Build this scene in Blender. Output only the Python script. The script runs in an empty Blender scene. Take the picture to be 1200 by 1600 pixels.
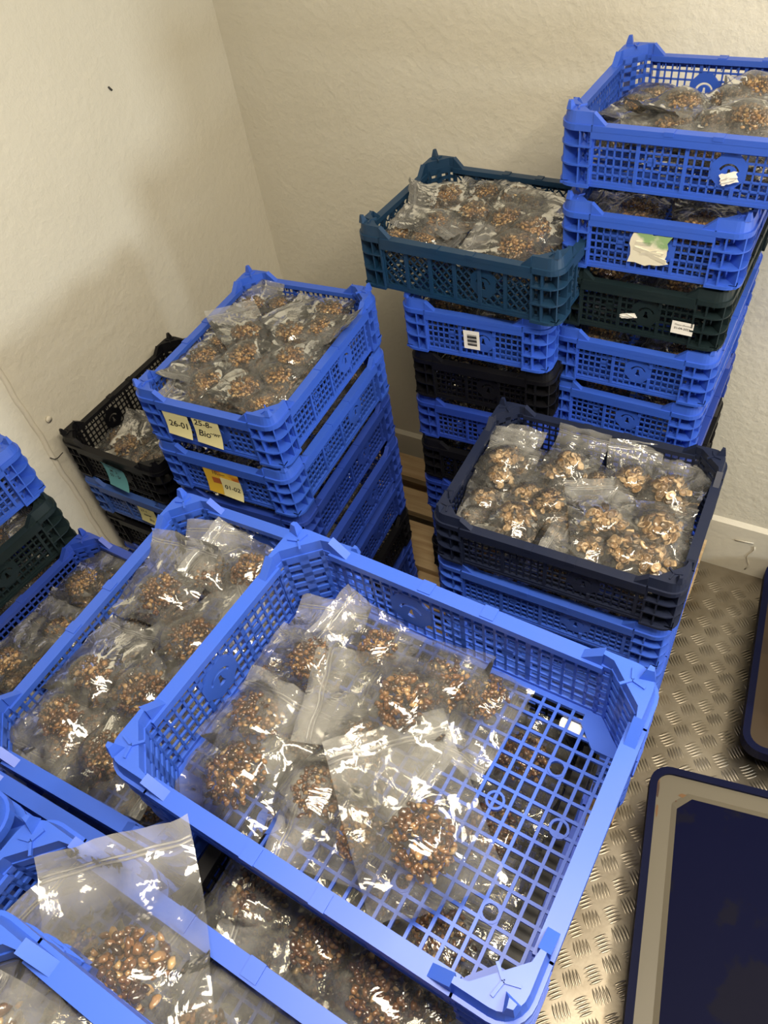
import bpy, bmesh, math, random
import numpy as np
from mathutils import Vector, Matrix, noise
R = math.radians
scene = bpy.context.scene
col = scene.collection
random.seed(7)

# ------------------------------------------------------------------ camera
cam_data = bpy.data.cameras.new('camera')
cam = bpy.data.objects.new('camera', cam_data); col.objects.link(cam)
ROWS = ((0.871678, 0.473928, -0.124779), (0.283585, -0.695428, -0.660272), (-0.399697, 0.540159, -0.740588))
rt, dn, fw = (Vector(r) for r in ROWS)
cam.matrix_world = Matrix(((rt.x, -dn.x, -fw.x, 0), (rt.y, -dn.y, -fw.y, 0), (rt.z, -dn.z, -fw.z, 1.88), (0, 0, 0, 1)))
cam_data.sensor_fit = 'VERTICAL'; cam_data.sensor_height = 36; cam_data.lens = 36 * 1174.15 / 1600
cam_data.clip_start = 0.02
scene.camera = cam

# ------------------------------------------------------------------ world, light, exposure
world = bpy.data.worlds.new('room_air'); scene.world = world; world.use_nodes = True
world.node_tree.nodes['Background'].inputs[0].default_value = (1.0, 0.93, 0.82, 1)
world.node_tree.nodes['Background'].inputs[1].default_value = 0.18
def area(name, loc, target, size, size_y, power, color, spread=180):
    d = bpy.data.lights.new(name, 'AREA'); d.shape = 'RECTANGLE'; d.size = size; d.size_y = size_y
    d.energy = power; d.color = color; d.spread = R(spread)
    o = bpy.data.objects.new(name, d); col.objects.link(o); o.location = loc
    o.rotation_euler = (Vector(target) - Vector(loc)).to_track_quat('-Z', 'Y').to_euler()
    return o
area('ceiling_lamp_light', (0.15, 0.18, 2.40), (0.15, 0.18, 0), 1.05, 0.22, 23, (1.0, 0.885, 0.70))
area('added_ceiling_uplight', (0.15, 0.18, 2.30), (0.15, 0.18, 3), 1.05, 0.30, 5, (1.0, 0.885, 0.70))  # upward light added to brighten the ceiling and the sheen on the film
area('added_fill_light', (0.60, 0.80, 2.40), (0.60, 0.80, 0), 0.16, 0.75, 13, (1.0, 0.885, 0.70))  # unseen lamp added to brighten the back stacks from the right
area('doorway_daylight', (1.80, 0.74, 1.31), (-1.3, 0.9, 1.30), 0.34, 0.36, 19, (0.87, 0.95, 1.0))
scene.view_settings.view_transform = 'Standard'; scene.view_settings.look = 'None'
scene.view_settings.gamma = 1.0; scene.view_settings.use_curve_mapping = False
scene.view_settings.exposure = 0.50
scene.cycles.use_denoising = True
scene.cycles.max_bounces = 10; scene.cycles.transparent_max_bounces = 28
scene.cycles.diffuse_bounces = 3; scene.cycles.glossy_bounces = 3
scene.cycles.caustics_reflective = False; scene.cycles.caustics_refractive = False
scene.cycles.sample_clamp_indirect = 4.0

# ------------------------------------------------------------------ materials
def mat(name, color, rough=0.5, metal=0.0, spec=0.5):
    m = bpy.data.materials.new(name); m.use_nodes = True
    b = m.node_tree.nodes['Principled BSDF']
    b.inputs['Base Color'].default_value = (*color, 1); b.inputs['Roughness'].default_value = rough
    b.inputs['Metallic'].default_value = metal; b.inputs['Specular IOR Level'].default_value = spec
    return m, m.node_tree.nodes, m.node_tree.links, b
def nd(ns, t, **kw):
    n = ns.new(t)
    for k, v in kw.items():
        if k in n.inputs: n.inputs[k].default_value = v
        else: setattr(n, k, v)
    return n
def ramp(ns, stops):
    r = ns.new('ShaderNodeValToRGB'); e = r.color_ramp.elements
    while len(e) < len(stops): e.new(0.5)
    for q, (p, c) in zip(e, stops): q.position = p; q.color = (*c, 1)
    return r
def plaster(name, c1, c2, bump):
    m, ns, ln, b = mat(name, c1, 0.55)
    tc = nd(ns, 'ShaderNodeTexCoord')
    n1 = nd(ns, 'ShaderNodeTexNoise', Scale=2.2, Detail=5.0); n2 = nd(ns, 'ShaderNodeTexNoise', Scale=55.0, Detail=6.0, Roughness=0.6)
    n3 = nd(ns, 'ShaderNodeTexNoise', Scale=11.0, Detail=3.0)
    for n in (n1, n2, n3): ln.new(tc.outputs['Object'], n.inputs['Vector'])
    r = ramp(ns, ((0.3, c1), (0.7, c2))); ln.new(n1.outputs['Fac'], r.inputs[0]); ln.new(r.outputs[0], b.inputs['Base Color'])
    ad = nd(ns, 'ShaderNodeMath', operation='ADD'); ln.new(n2.outputs['Fac'], ad.inputs[0]); ln.new(n3.outputs['Fac'], ad.inputs[1])
    bp = nd(ns, 'ShaderNodeBump', Strength=bump, Distance=0.006); ln.new(ad.outputs[0], bp.inputs['Height']); ln.new(bp.outputs[0], b.inputs['Normal'])
    return m
def plastic(name, color, rough=0.36, dust=0.12, spec=0.5):
    m, ns, ln, b = mat(name, color, rough, 0.0, spec)
    tc = nd(ns, 'ShaderNodeTexCoord'); n1 = nd(ns, 'ShaderNodeTexNoise', Scale=9.0, Detail=6.0)
    ln.new(tc.outputs['Object'], n1.inputs['Vector'])
    c2 = tuple(min(1, c * 0.9 + dust * 0.05 + 0.001) for c in color)
    r = ramp(ns, ((0.40, color), (0.72, c2))); ln.new(n1.outputs['Fac'], r.inputs[0]); ln.new(r.outputs[0], b.inputs['Base Color'])
    rr = nd(ns, 'ShaderNodeMapRange'); rr.inputs['To Min'].default_value = rough - 0.06; rr.inputs['To Max'].default_value = rough + 0.14
    ln.new(n1.outputs['Fac'], rr.inputs[0]); ln.new(rr.outputs[0], b.inputs['Roughness'])
    return m
M = {}
M['wall'] = plaster('cream_wall_paint', (0.64, 0.605, 0.505), (0.69, 0.655, 0.555), 0.40)
M['base'] = plaster('pale_coving_paint', (0.62, 0.57, 0.46), (0.70, 0.66, 0.56), 0.25)
M['ceil'] = mat('ceiling_paint', (0.75, 0.70, 0.60), 0.7)[0]
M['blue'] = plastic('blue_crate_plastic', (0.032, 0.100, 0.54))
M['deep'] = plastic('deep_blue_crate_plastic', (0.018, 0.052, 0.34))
M['dusty'] = plastic('dusty_blue_crate_plastic', (0.045, 0.11, 0.40), 0.45)
M['black'] = plastic('black_crate_plastic', (0.004, 0.004, 0.006), 0.40, 0.03, 0.28)
M['green'] = plastic('dark_green_crate_plastic', (0.007, 0.016, 0.019), 0.42, 0.06, 0.32)
M['navy'] = plastic('navy_crate_plastic', (0.009, 0.014, 0.038), 0.40, 0.06, 0.32)
M['teal'] = plastic('teal_blue_crate_plastic', (0.005, 0.034, 0.085), 0.42)
def tread_mat():
    m, ns, ln, b = mat('tread_plate_metal', (0.42, 0.39, 0.34), 0.30, 1.0)
    tc = nd(ns, 'ShaderNodeTexCoord'); n1 = nd(ns, 'ShaderNodeTexNoise', Scale=6.0, Detail=8.0, Roughness=0.65)
    n2 = nd(ns, 'ShaderNodeTexNoise', Scale=160.0, Detail=3.0)
    ln.new(tc.outputs['Object'], n1.inputs['Vector']); ln.new(tc.outputs['Object'], n2.inputs['Vector'])
    r = ramp(ns, ((0.32, (0.24, 0.205, 0.155)), (0.68, (0.38, 0.34, 0.28)))); ln.new(n1.outputs['Fac'], r.inputs[0]); ln.new(r.outputs[0], b.inputs['Base Color'])
    rr = nd(ns, 'ShaderNodeMapRange'); rr.inputs['To Min'].default_value = 0.24; rr.inputs['To Max'].default_value = 0.46
    ln.new(n1.outputs['Fac'], rr.inputs[0]); ln.new(rr.outputs[0], b.inputs['Roughness'])
    bp = nd(ns, 'ShaderNodeBump', Strength=0.12, Distance=0.001); ln.new(n2.outputs['Fac'], bp.inputs['Height']); ln.new(bp.outputs[0], b.inputs['Normal'])
    return m
M['tread'] = tread_mat()
def film_mat(name, veil, rough):
    m = bpy.data.materials.new(name); m.use_nodes = True; ns, ln = m.node_tree.nodes, m.node_tree.links
    ns.clear(); out = ns.new('ShaderNodeOutputMaterial')
    tr = nd(ns, 'ShaderNodeBsdfTransparent'); tr.inputs[0].default_value = (0.97, 0.97, 0.96, 1)
    gl = nd(ns, 'ShaderNodeBsdfGlossy'); gl.inputs['Color'].default_value = (1, 1, 1, 1); gl.inputs['Roughness'].default_value = rough
    df = nd(ns, 'ShaderNodeBsdfDiffuse'); df.inputs[0].default_value = (0.80, 0.80, 0.79, 1)
    tl = nd(ns, 'ShaderNodeBsdfTranslucent'); tl.inputs[0].default_value = (0.80, 0.80, 0.79, 1)
    tc = nd(ns, 'ShaderNodeTexCoord'); n1 = nd(ns, 'ShaderNodeTexNoise', Scale=30.0, Detail=3.0, Roughness=0.5, Distortion=1.4)
    ln.new(tc.outputs['Object'], n1.inputs['Vector'])
    bp = nd(ns, 'ShaderNodeBump', Strength=0.32, Distance=0.006); ln.new(n1.outputs['Fac'], bp.inputs['Height'])
    fr = nd(ns, 'ShaderNodeFresnel', IOR=1.50); ln.new(bp.outputs[0], fr.inputs['Normal']); ln.new(bp.outputs[0], gl.inputs['Normal'])
    mv = nd(ns, 'ShaderNodeMixShader', Fac=0.5); ln.new(df.outputs[0], mv.inputs[1]); ln.new(tl.outputs[0], mv.inputs[2])
    lw = nd(ns, 'ShaderNodeLayerWeight', Blend=0.22); ln.new(bp.outputs[0], lw.inputs['Normal'])
    mr = nd(ns, 'ShaderNodeMapRange'); mr.inputs['To Min'].default_value = veil; mr.inputs['To Max'].default_value = min(1, veil * 5)
    n2 = nd(ns, 'ShaderNodeTexNoise', Scale=16.0, Detail=5.0, Roughness=0.6, Distortion=1.5); ln.new(tc.outputs['Object'], n2.inputs['Vector'])
    hz = nd(ns, 'ShaderNodeMapRange'); hz.inputs['From Min'].default_value = 0.40; hz.inputs['From Max'].default_value = 0.70; hz.inputs['To Max'].default_value = 0.40
    at = nd(ns, 'ShaderNodeAttribute', attribute_name='haze')
    ln.new(n2.outputs['Fac'], hz.inputs[0]); sm = nd(ns, 'ShaderNodeMath', operation='ADD', use_clamp=True)
    ln.new(lw.outputs['Facing'], sm.inputs[0]); ln.new(hz.outputs[0], sm.inputs[1]); sm2 = nd(ns, 'ShaderNodeMath', operation='ADD', use_clamp=True); ln.new(sm.outputs[0], sm2.inputs[0]); ln.new(at.outputs['Fac'], sm2.inputs[1])
    ln.new(sm2.outputs[0], mr.inputs[0])
    m1 = ns.new('ShaderNodeMixShader'); ln.new(mr.outputs[0], m1.inputs[0]); ln.new(tr.outputs[0], m1.inputs[1]); ln.new(mv.outputs[0], m1.inputs[2])
    m2 = ns.new('ShaderNodeMixShader'); ln.new(fr.outputs[0], m2.inputs[0]); ln.new(m1.outputs[0], m2.inputs[1]); ln.new(gl.outputs[0], m2.inputs[2])
    ln.new(m2.outputs[0], out.inputs[0]); return m
M['film'] = film_mat('clear_bag_film', 0.044, 0.065)
M['zip'] = film_mat('zip_strip_film', 0.28, 0.2)
def pieces_mat(name, stops, rough):
    m, ns, ln, b = mat(name, stops[0][1], rough)
    g = nd(ns, 'ShaderNodeNewGeometry'); r = ramp(ns, stops); ln.new(g.outputs['Random Per Island'], r.inputs[0])
    tc = nd(ns, 'ShaderNodeTexCoord'); n1 = nd(ns, 'ShaderNodeTexNoise', Scale=260.0, Detail=3.0); ln.new(tc.outputs['Object'], n1.inputs['Vector'])
    mx = nd(ns, 'ShaderNodeMix', data_type='RGBA', blend_type='MULTIPLY'); mx.inputs[0].default_value = 0.6
    rr = ramp(ns, ((0.35, (0.45, 0.38, 0.32)), (0.62, (1.15, 1.1, 1.05)))); ln.new(n1.outputs['Fac'], rr.inputs[0])
    ln.new(r.outputs[0], mx.inputs[6]); ln.new(rr.outputs[0], mx.inputs[7]); ln.new(mx.outputs[2], b.inputs['Base Color'])
    bp = nd(ns, 'ShaderNodeBump', Strength=0.35, Distance=0.002); ln.new(n1.outputs['Fac'], bp.inputs['Height']); ln.new(bp.outputs[0], b.inputs['Normal'])
    b.inputs['Coat Weight'].default_value = 0.6; b.inputs['Coat Roughness'].default_value = 0.12
    return m
M['caps'] = pieces_mat('glossy_brown_mushrooms', ((0.0, (0.030, 0.014, 0.008)), (0.40, (0.085, 0.036, 0.014)), (0.70, (0.19, 0.085, 0.030)), (0.90, (0.34, 0.19, 0.075)), (1.0, (0.55, 0.40, 0.20))), 0.20)
M['lit_caps'] = pieces_mat('lit_brown_mushrooms', ((0.0, (0.045, 0.022, 0.010)), (0.30, (0.15, 0.070, 0.022)), (0.60, (0.32, 0.17, 0.055)), (0.85, (0.50, 0.31, 0.12)), (1.0, (0.66, 0.48, 0.24))), 0.20)  # lighter copy of the brown mushrooms, different light put into the colour
M['slices'] = pieces_mat('tan_mushroom_slices', ((0.0, (0.05, 0.035, 0.02)), (0.25, (0.20, 0.12, 0.05)), (0.5, (0.42, 0.27, 0.13)), (0.8, (0.58, 0.42, 0.24)), (1.0, (0.68, 0.52, 0.33))), 0.32)
def wood_mat():
    m, ns, ln, b = mat('pale_pallet_wood', (0.5, 0.36, 0.2), 0.7)
    tc = nd(ns, 'ShaderNodeTexCoord'); mp = nd(ns, 'ShaderNodeMapping'); mp.inputs['Scale'].default_value = (1.5, 22, 22)
    n1 = nd(ns, 'ShaderNodeTexNoise', Scale=3.0, Detail=6.0); ln.new(tc.outputs['Object'], mp.inputs[0]); ln.new(mp.outputs[0], n1.inputs['Vector'])
    r = ramp(ns, ((0.3, (0.40, 0.26, 0.13)), (0.7, (0.62, 0.46, 0.27)))); ln.new(n1.outputs['Fac'], r.inputs[0]); ln.new(r.outputs[0], b.inputs['Base Color'])
    return m
M['wood'] = wood_mat()
def rusty(name, c, c2, amount):
    m, ns, ln, b = mat(name, c, 0.45)
    tc = nd(ns, 'ShaderNodeTexCoord'); n1 = nd(ns, 'ShaderNodeTexNoise', Scale=7.0, Detail=7.0); ln.new(tc.outputs['Object'], n1.inputs['Vector'])
    r = ramp(ns, ((amount, c2), (amount + 0.03, c))); ln.new(n1.outputs['Fac'], r.inputs[0]); ln.new(r.outputs[0], b.inputs['Base Color'])
    return m
M['cream'] = rusty('beige_trolley_paint', (0.135, 0.115, 0.078), (0.085, 0.048, 0.02), 0.30)
M['rust'] = rusty('rust_spot', (0.15, 0.07, 0.02), (0.05, 0.02, 0.01), 0.45)
M['navymat'] = rusty('navy_trolley_mat', (0.004, 0.005, 0.024), (0.008, 0.008, 0.018), 0.46)
M['navymat'].node_tree.nodes['Principled BSDF'].inputs['Specular IOR Level'].default_value = 0.03
M['bumper'] = plastic('navy_rubber_bumper', (0.004, 0.006, 0.030), 0.5, 0.03, 0.08)
M['card'] = rusty('brown_cardboard', (0.040, 0.022, 0.008), (0.028, 0.014, 0.005), 0.45)
M['yellow'] = mat('yellow_note_paper', (0.72, 0.66, 0.30), 0.8)[0]
M['paleyellow'] = mat('pale_yellow_note_paper', (0.72, 0.67, 0.36), 0.8)[0]
M['bluenote'] = mat('blue_note_paper', (0.14, 0.42, 0.47), 0.8)[0]
M['white'] = mat('white_label_paper', (0.80, 0.78, 0.74), 0.6)[0]
M['torn'] = rusty('torn_label_paper', (0.72, 0.68, 0.55), (0.24, 0.38, 0.18), 0.43)
M['orange'] = rusty('printed_yellow_sticker', (0.70, 0.45, 0.04), (0.45, 0.12, 0.02), 0.40)
M['ink'] = mat('black_ink', (0.012, 0.012, 0.015), 0.6)[0]
M['redink'] = mat('rust_red_print', (0.40, 0.10, 0.02), 0.7)[0]
M['greyink'] = mat('grey_ink', (0.25, 0.24, 0.22), 0.6)[0]
M['dark'] = mat('dark_wire', (0.02, 0.018, 0.015), 0.5)[0]

# ------------------------------------------------------------------ mesh helpers
class MB:
    def __init__(s): s.v = []; s.f = []
    def add(s, vs, fs):
        n = len(s.v); s.v += [tuple(x) for x in vs]; s.f += [tuple(i + n for i in f) for f in fs]
    def box(s, x0, x1, y0, y1, z0, z1):
        s.add([(x, y, z) for z in (z0, z1) for y in (y0, y1) for x in (x0, x1)],
              [(0, 2, 3, 1), (4, 5, 7, 6), (0, 1, 5, 4), (2, 6, 7, 3), (0, 4, 6, 2), (1, 3, 7, 5)])
    def obox(s, c, ax, ay, az):
        c, ax, ay, az = map(Vector, (c, ax, ay, az))
        s.add([c + ax * i + ay * j + az * k for k in (-1, 1) for j in (-1, 1) for i in (-1, 1)],
              [(0, 2, 3, 1), (4, 5, 7, 6), (0, 1, 5, 4), (2, 6, 7, 3), (0, 4, 6, 2), (1, 3, 7, 5)])
    def prism(s, poly, z0, z1, top=None):
        top = top or poly; n = len(poly)
        s.add([(x, y, z0) for x, y in poly] + [(x, y, z1) for x, y in top],
              [tuple(range(n - 1, -1, -1)), tuple(range(n, 2 * n))] + [(i, (i + 1) % n, n + (i + 1) % n, n + i) for i in range(n)])
    def tube(s, pts, r, k=8):
        pts = [Vector(p) for p in pts]; rings = []
        for i, p in enumerate(pts):
            t = (pts[min(i + 1, len(pts) - 1)] - pts[max(i - 1, 0)]).normalized()
            a = t.orthogonal().normalized(); b = t.cross(a)
            rings.append([p + (a * math.cos(2 * math.pi * j / k) + b * math.sin(2 * math.pi * j / k)) * r for j in range(k)])
        n = len(rings)
        fs = [(i * k + j, i * k + (j + 1) % k, (i + 1) * k + (j + 1) % k, (i + 1) * k + j) for i in range(n - 1) for j in range(k)]
        s.add([q for r_ in rings for q in r_], fs + [tuple(range(k - 1, -1, -1)), tuple(range((n - 1) * k, n * k))])
    def mesh(s, name, m=None, smooth=False, xf=None, fix=True):
        me = bpy.data.meshes.new(name)
        vs = [xf(*p) for p in s.v] if xf else s.v
        me.from_pydata(vs, [], s.f); me.update()
        if fix:
            bm = bmesh.new(); bm.from_mesh(me); bmesh.ops.recalc_face_normals(bm, faces=bm.faces); bm.to_mesh(me); bm.free()
        if smooth: me.shade_smooth()
        if m: me.materials.append(m)
        return me
def link(name, me, parent=None, m=None):
    o = bpy.data.objects.new(name, me); col.objects.link(o)
    if parent: o.parent = parent
    if m:
        if not me.materials: me.materials.append(m)
        o.material_slots[0].link = 'OBJECT'; o.material_slots[0].material = m
    return o
def tag(o, label=None, cat=None, group=None, kind=None):
    for k, v in (('label', label), ('category', cat), ('group', group), ('kind', kind)):
        if v: o[k] = v
    return o
def empty(name, loc, rz=0.0):
    o = bpy.data.objects.new(name, None); col.objects.link(o); o.empty_display_size = 0.05
    o.location = loc; o.rotation_euler = (0, 0, rz); return o
def curve_mesh(name, polys, depth):
    c = bpy.data.curves.new(name, 'CURVE'); c.dimensions = '2D'; c.fill_mode = 'BOTH'; c.extrude = depth
    for p in polys:
        s = c.splines.new('POLY'); s.points.add(len(p) - 1); s.use_cyclic_u = True
        for q, (x, y) in zip(s.points, p): q.co = (x, y, 0, 1)
    o = bpy.data.objects.new(name, c); col.objects.link(o); dg = bpy.context.evaluated_depsgraph_get()
    me = bpy.data.meshes.new_from_object(o.evaluated_get(dg)); bpy.data.objects.remove(o); me.name = name; return me
def text_mesh(txt, size, shear=0.0):
    c = bpy.data.curves.new('writing', 'FONT'); c.body = txt; c.size = size; c.shear = shear; c.align_x = 'CENTER'; c.align_y = 'CENTER'
    c.offset = size * 0.012; c.resolution_u = 3
    o = bpy.data.objects.new('writing', c); col.objects.link(o); dg = bpy.context.evaluated_depsgraph_get()
    me = bpy.data.meshes.new_from_object(o.evaluated_get(dg)); bpy.data.objects.remove(o); return me

# ------------------------------------------------------------------ room shell
XL, YB, XR, YF, ZC = -1.381, 1.579, 2.0, -1.3, 2.45
def struct(name, mb, m, smooth=False): return tag(link(name, mb.mesh(name, m, smooth)), kind='structure')
w = MB(); w.box(XL - 0.1, XR + 0.1, YF - 0.1, YB + 0.1, -0.05, 0.0); floor = struct('floor', w, M['tread'])
def tread_bars():
    # five-bar tread pattern: every group of bars runs at right angles to its neighbours
    mb = MB(); P = 0.0645; L, W, H = 0.0185, 0.0030, 0.0016
    xs = (-1, -0.55, 0, 0.55, 1); prof = (0.06, 0.80, 1.0, 0.80, 0.06)
    for i in range(-24, 25):
        for j in range(-20, 27):
            for k, (ox, oy, an) in enumerate(((-0.009, 1.456 - 18 * P, -50), (0.0275, 1.4204 - 18 * P, 46))):
                cx, cy = ox + i * P, oy + j * P
                if not (-0.75 < cx < 1.05 and -0.45 < cy < YB - 0.035): continue
                ca, sa = math.cos(R(an)), math.sin(R(an))
                for b in range(-2, 3):
                    off = b * 0.0072; sl = L * (1 - 0.06 * abs(b))
                    vs = []
                    for t, pw in zip(xs, prof):
                        for q in (-1, 0, 1):
                            u, v = t * sl, q * W * pw + off
                            vs.append((cx + ca * u - sa * v, cy + sa * u + ca * v, H * pw ** 0.7 if q == 0 else 0.0002))
                    fs = [(3 * a + q, 3 * a + 3 + q, 3 * a + 4 + q, 3 * a + 1 + q) for a in range(4) for q in (0, 1)]
                    mb.add(vs, fs)
    return mb.mesh('tread_bars', M['tread'], True, fix=False)
tag(link('tread_bars', tread_bars(), floor), kind='stuff')
w = MB(); w.box(XL - 0.1, XR + 0.1, YB, YB + 0.1, 0, ZC); wall_back = struct('wall_back', w, M['wall'])
w = MB(); w.box(XL - 0.1, XL, YF, YB, 0, ZC); wall_left = struct('wall_left', w, M['wall'])
w = MB(); w.box(XR, XR + 0.1, YF, YB, 0, ZC); struct('wall_right', w, M['wall'])
w = MB(); w.box(XL - 0.1, XR + 0.1, YF - 0.1, YF, 0, ZC); struct('wall_front', w, M['wall'])
w = MB(); w.box(XL - 0.1, XR + 0.1, YF - 0.1, YB + 0.1, ZC, ZC + 0.05); struct('ceiling', w, M['ceil'])
w = MB(); w.add([(XL, YB - 0.016, 0), (XR, YB - 0.016, 0), (XR, YB - 0.012, 0.182), (XL, YB - 0.012, 0.182), (XL, YB, 0.192), (XR, YB, 0.192), (XL, YB, 0), (XR, YB, 0)],
              [(0, 1, 2, 3), (3, 2, 5, 4), (0, 3, 4, 6), (1, 7, 5, 2), (6, 7, 1, 0), (4, 5, 7, 6)])
bb = struct('baseboard_back', w, M['base'])
w = MB()                                                     # lumpy seam of filler on the coving
w.tube([(0.088 + 0.006 * math.sin(i * 1.1), YB - 0.0158, 0.02 + i * 0.013) for i in range(9)], 0.0022, 6)
w.obox((0.062, YB - 0.0160, 0.134), (0.024, 0, 0.003), (0, 0.0012, 0), (0, 0, 0.002))
tag(link('filler_seam', w.mesh('filler_seam', M['base'], True), bb), kind='structure')
# the nearer panel of the left wall stands a little proud, with an uneven bead of sealant down its edge
w = MB(); w.box(XL, XL + 0.005, YF, 0.652, 0, ZC); pan = struct('trim_1', w, M['wall'])
w = MB(); w.tube([(XL + 0.003, 0.654 + 0.0016 * math.sin(z * 31) + 0.001 * math.sin(z * 83), z) for z in np.arange(0.0, ZC, 0.02)], 0.0075, 8)
tag(link('sealant_bead', w.mesh('sealant_bead', M['base'], True), pan), kind='structure')
w = MB()
for k in range(1): w.tube([(XL, 0.694, 0.87), (XL + 0.003, 0.694, 0.87), (XL + 0.0045, 0.694, 0.87)], 0.0075, 16)
tag(link('screw_cap', w.mesh('screw_cap', M['base'], True)), 'small round cream screw cap on the left wall above the black crate', 'screw cap')
w = MB(); w.tube([(XL, 1.192, 1.376), (XL + 0.002, 1.193, 1.373), (XL + 0.003, 1.196, 1.368)], 0.0022, 8)
tag(link('nail', w.mesh('nail', M['dark'])), 'tiny dark nail mark high on the bright left wall', 'nail')
w = MB(); w.box(-0.41, 0.71, 0.05, 0.31, 2.405, ZC)
lamp = tag(empty('ceiling_lamp', (0.15, 0.18, 2.405)), 'long ceiling batten lamp above the crates', 'lamp')
link('lamp_housing', w.mesh('lamp_housing', M['ceil'], xf=lambda x, y, z: (x - 0.15, y - 0.18, z - 2.403)), lamp)
w = MB(); w.box(-0.12, 0.12, -0.42, 0.42, 0.002, ZC - 2.405)
lamp = tag(empty('ceiling_lamp', (0.60, 0.80, 2.405)), 'added unseen fill lamp nearer the back wall', 'lamp'); link('lamp_housing', w.mesh('lamp_housing', M['ceil']), lamp)  # housing made up to go with the added fill light

# ------------------------------------------------------------------ pallets
def pallet(x0, x1, bands, label):
    y0, y1 = bands[0][0], bands[-1][1]
    t = tag(empty('pallet', ((x0 + x1) / 2, (y0 + y1) / 2, 0)), label, 'pallet', 'pallets under the crates')
    cx, cy = t.location.x, t.location.y
    for a, b in bands:
        mb = MB(); mb.box(x0 - cx, x1 - cx, a - cy, b - cy, 0.122, 0.144); link('deck_board', mb.mesh('deck_board', M['wood']), t)
    for f in (0.04, 0.5, 0.96):
        x = x0 + (x1 - x0) * f - cx
        mb = MB(); mb.box(x - 0.05, x + 0.05, y0 - cy, y1 - cy, 0.100, 0.122); link('cross_board', mb.mesh('cross_board', M['wood']), t)
        for g in (0.07, 0.5, 0.93):
            y = y0 + (y1 - y0) * g - cy
            mb = MB(); mb.box(x - 0.05, x + 0.05, y - 0.05, y + 0.05, 0.022, 0.100); link('block', mb.mesh('block', M['wood']), t)
    for g in (0.07, 0.5, 0.93):
        y = y0 + (y1 - y0) * g - cy
        mb = MB(); mb.box(x0 - cx, x1 - cx, y - 0.05, y + 0.05, 0.0, 0.022); link('bottom_board', mb.mesh('bottom_board', M['wood']), t)
pallet(-1.355, -0.03, ((0.69, 0.82), (0.86, 0.96), (1.0, 1.09), (1.12, 1.269), (1.303, 1.389), (1.432, 1.522)), 'pale wooden pallet under the stacks by the back wall')
pallet(-1.36, -0.05, ((-0.34, -0.24), (-0.20, -0.08), (-0.04, 0.06), (0.10, 0.22), (0.26, 0.36), (0.40, 0.52)), 'pale wooden pallet hidden under the front stacks of crates')

# ------------------------------------------------------------------ crates: 0.40 x 0.30 x 0.095 to the rim, built along x
HR = 0.095
def lattice(half, emb, diamond=False):
    """one side wall in (s, d, z): s along the wall, d outward from its middle plane"""
    mb = MB(); z0, z1, t = 0.008, 0.086, 0.0013; rad = 0.0255; ez = 0.047
    def spans(lo, hi, fixed, vertical):
        a = abs(fixed - (emb if vertical else ez))
        if a >= rad * 0.97: return [(lo, hi)]
        q = math.sqrt(rad * rad - a * a) * 0.97; c = ez if vertical else emb
        return [(u, v) for u, v in ((lo, c - q), (c + q, hi)) if v - u > 0.0005]
    if not diamond:
        n = max(2, round(2 * half / 0.0117))
        for i in range(n + 1):
            s = -half + 2 * half * i / n; thick = i % 6 == 0
            for a, b in spans(z0, z1, s, True): mb.box(s - (0.0026 if thick else 0.0013), s + (0.0026 if thick else 0.0013), -t, t * (3.2 if thick else 1), a, b)
        for k in range(1, 6):
            z = z0 + (z1 - z0) * k / 6
            for a, b in spans(-half, half, z, False): mb.box(a, b, -t, t, z - 0.0013, z + 0.0013)
        s = -max(emb, 0.045); mb.box(s - 0.006, s + 0.006, -t, t, ez - 0.006, ez + 0.006)       # the small solid square opposite the emblem
    else:
        hh = z1 - z0
        for i in range(7):
            s = -half + 2 * half * i / 6; mb.box(s - 0.0032, s + 0.0032, -t, 0.0045, z0, z1)
        p = 0.0165; k = int(2 * half / p) + 8
        for i in range(-8, k):
            for sg in (1, -1):
                a = -half + i * p
                A, B = ((a, z0), (a + hh, z1)) if sg > 0 else ((a, z1), (a + hh, z0))
                sa, sb = max(-half, A[0]), min(half, B[0])
                if sb - sa < 0.004: continue
                za = A[1] + (B[1] - A[1]) * (sa - A[0]) / hh; zb = A[1] + (B[1] - A[1]) * (sb - A[0]) / hh
                segs = [(0.0, 1.0)]
                dx, dz = sb - sa, zb - za; fx, fz = sa - emb, za - ez
                qa, qb, qc = dx * dx + dz * dz, 2 * (fx * dx + fz * dz), fx * fx + fz * fz - rad * rad * 0.94
                D = qb * qb - 4 * qa * qc
                if D > 0:
                    r0, r1 = (-qb - math.sqrt(D)) / 2 / qa, (-qb + math.sqrt(D)) / 2 / qa
                    segs = [(u, v) for u, v in ((0, min(1, r0)), (max(0, r1), 1)) if v - u > 0.02]
                for u, v in segs:
                    m_ = (u + v) / 2; ln_ = math.hypot(dx, dz)
                    ax = Vector((dx, 0, dz)) * ((v - u) / 2); n_ = Vector((-dz, 0, dx)) / ln_ * 0.0011
                    mb.obox((sa + dx * m_, 0, za + dz * m_), ax, (0, t * 0.9, 0), n_)
    mb.box(-half, half, -0.002, 0.0035, 0.0, z0 + 0.002)                           # bottom ledge
    for i in range(int(half * 2 / 0.024)):                                        # small gussets under the rim
        s = -half + 0.012 + i * 0.024; mb.box(s - 0.0008, s + 0.0008, 0.001, 0.005, z1 - 0.010, z1)
    return mb
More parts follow.
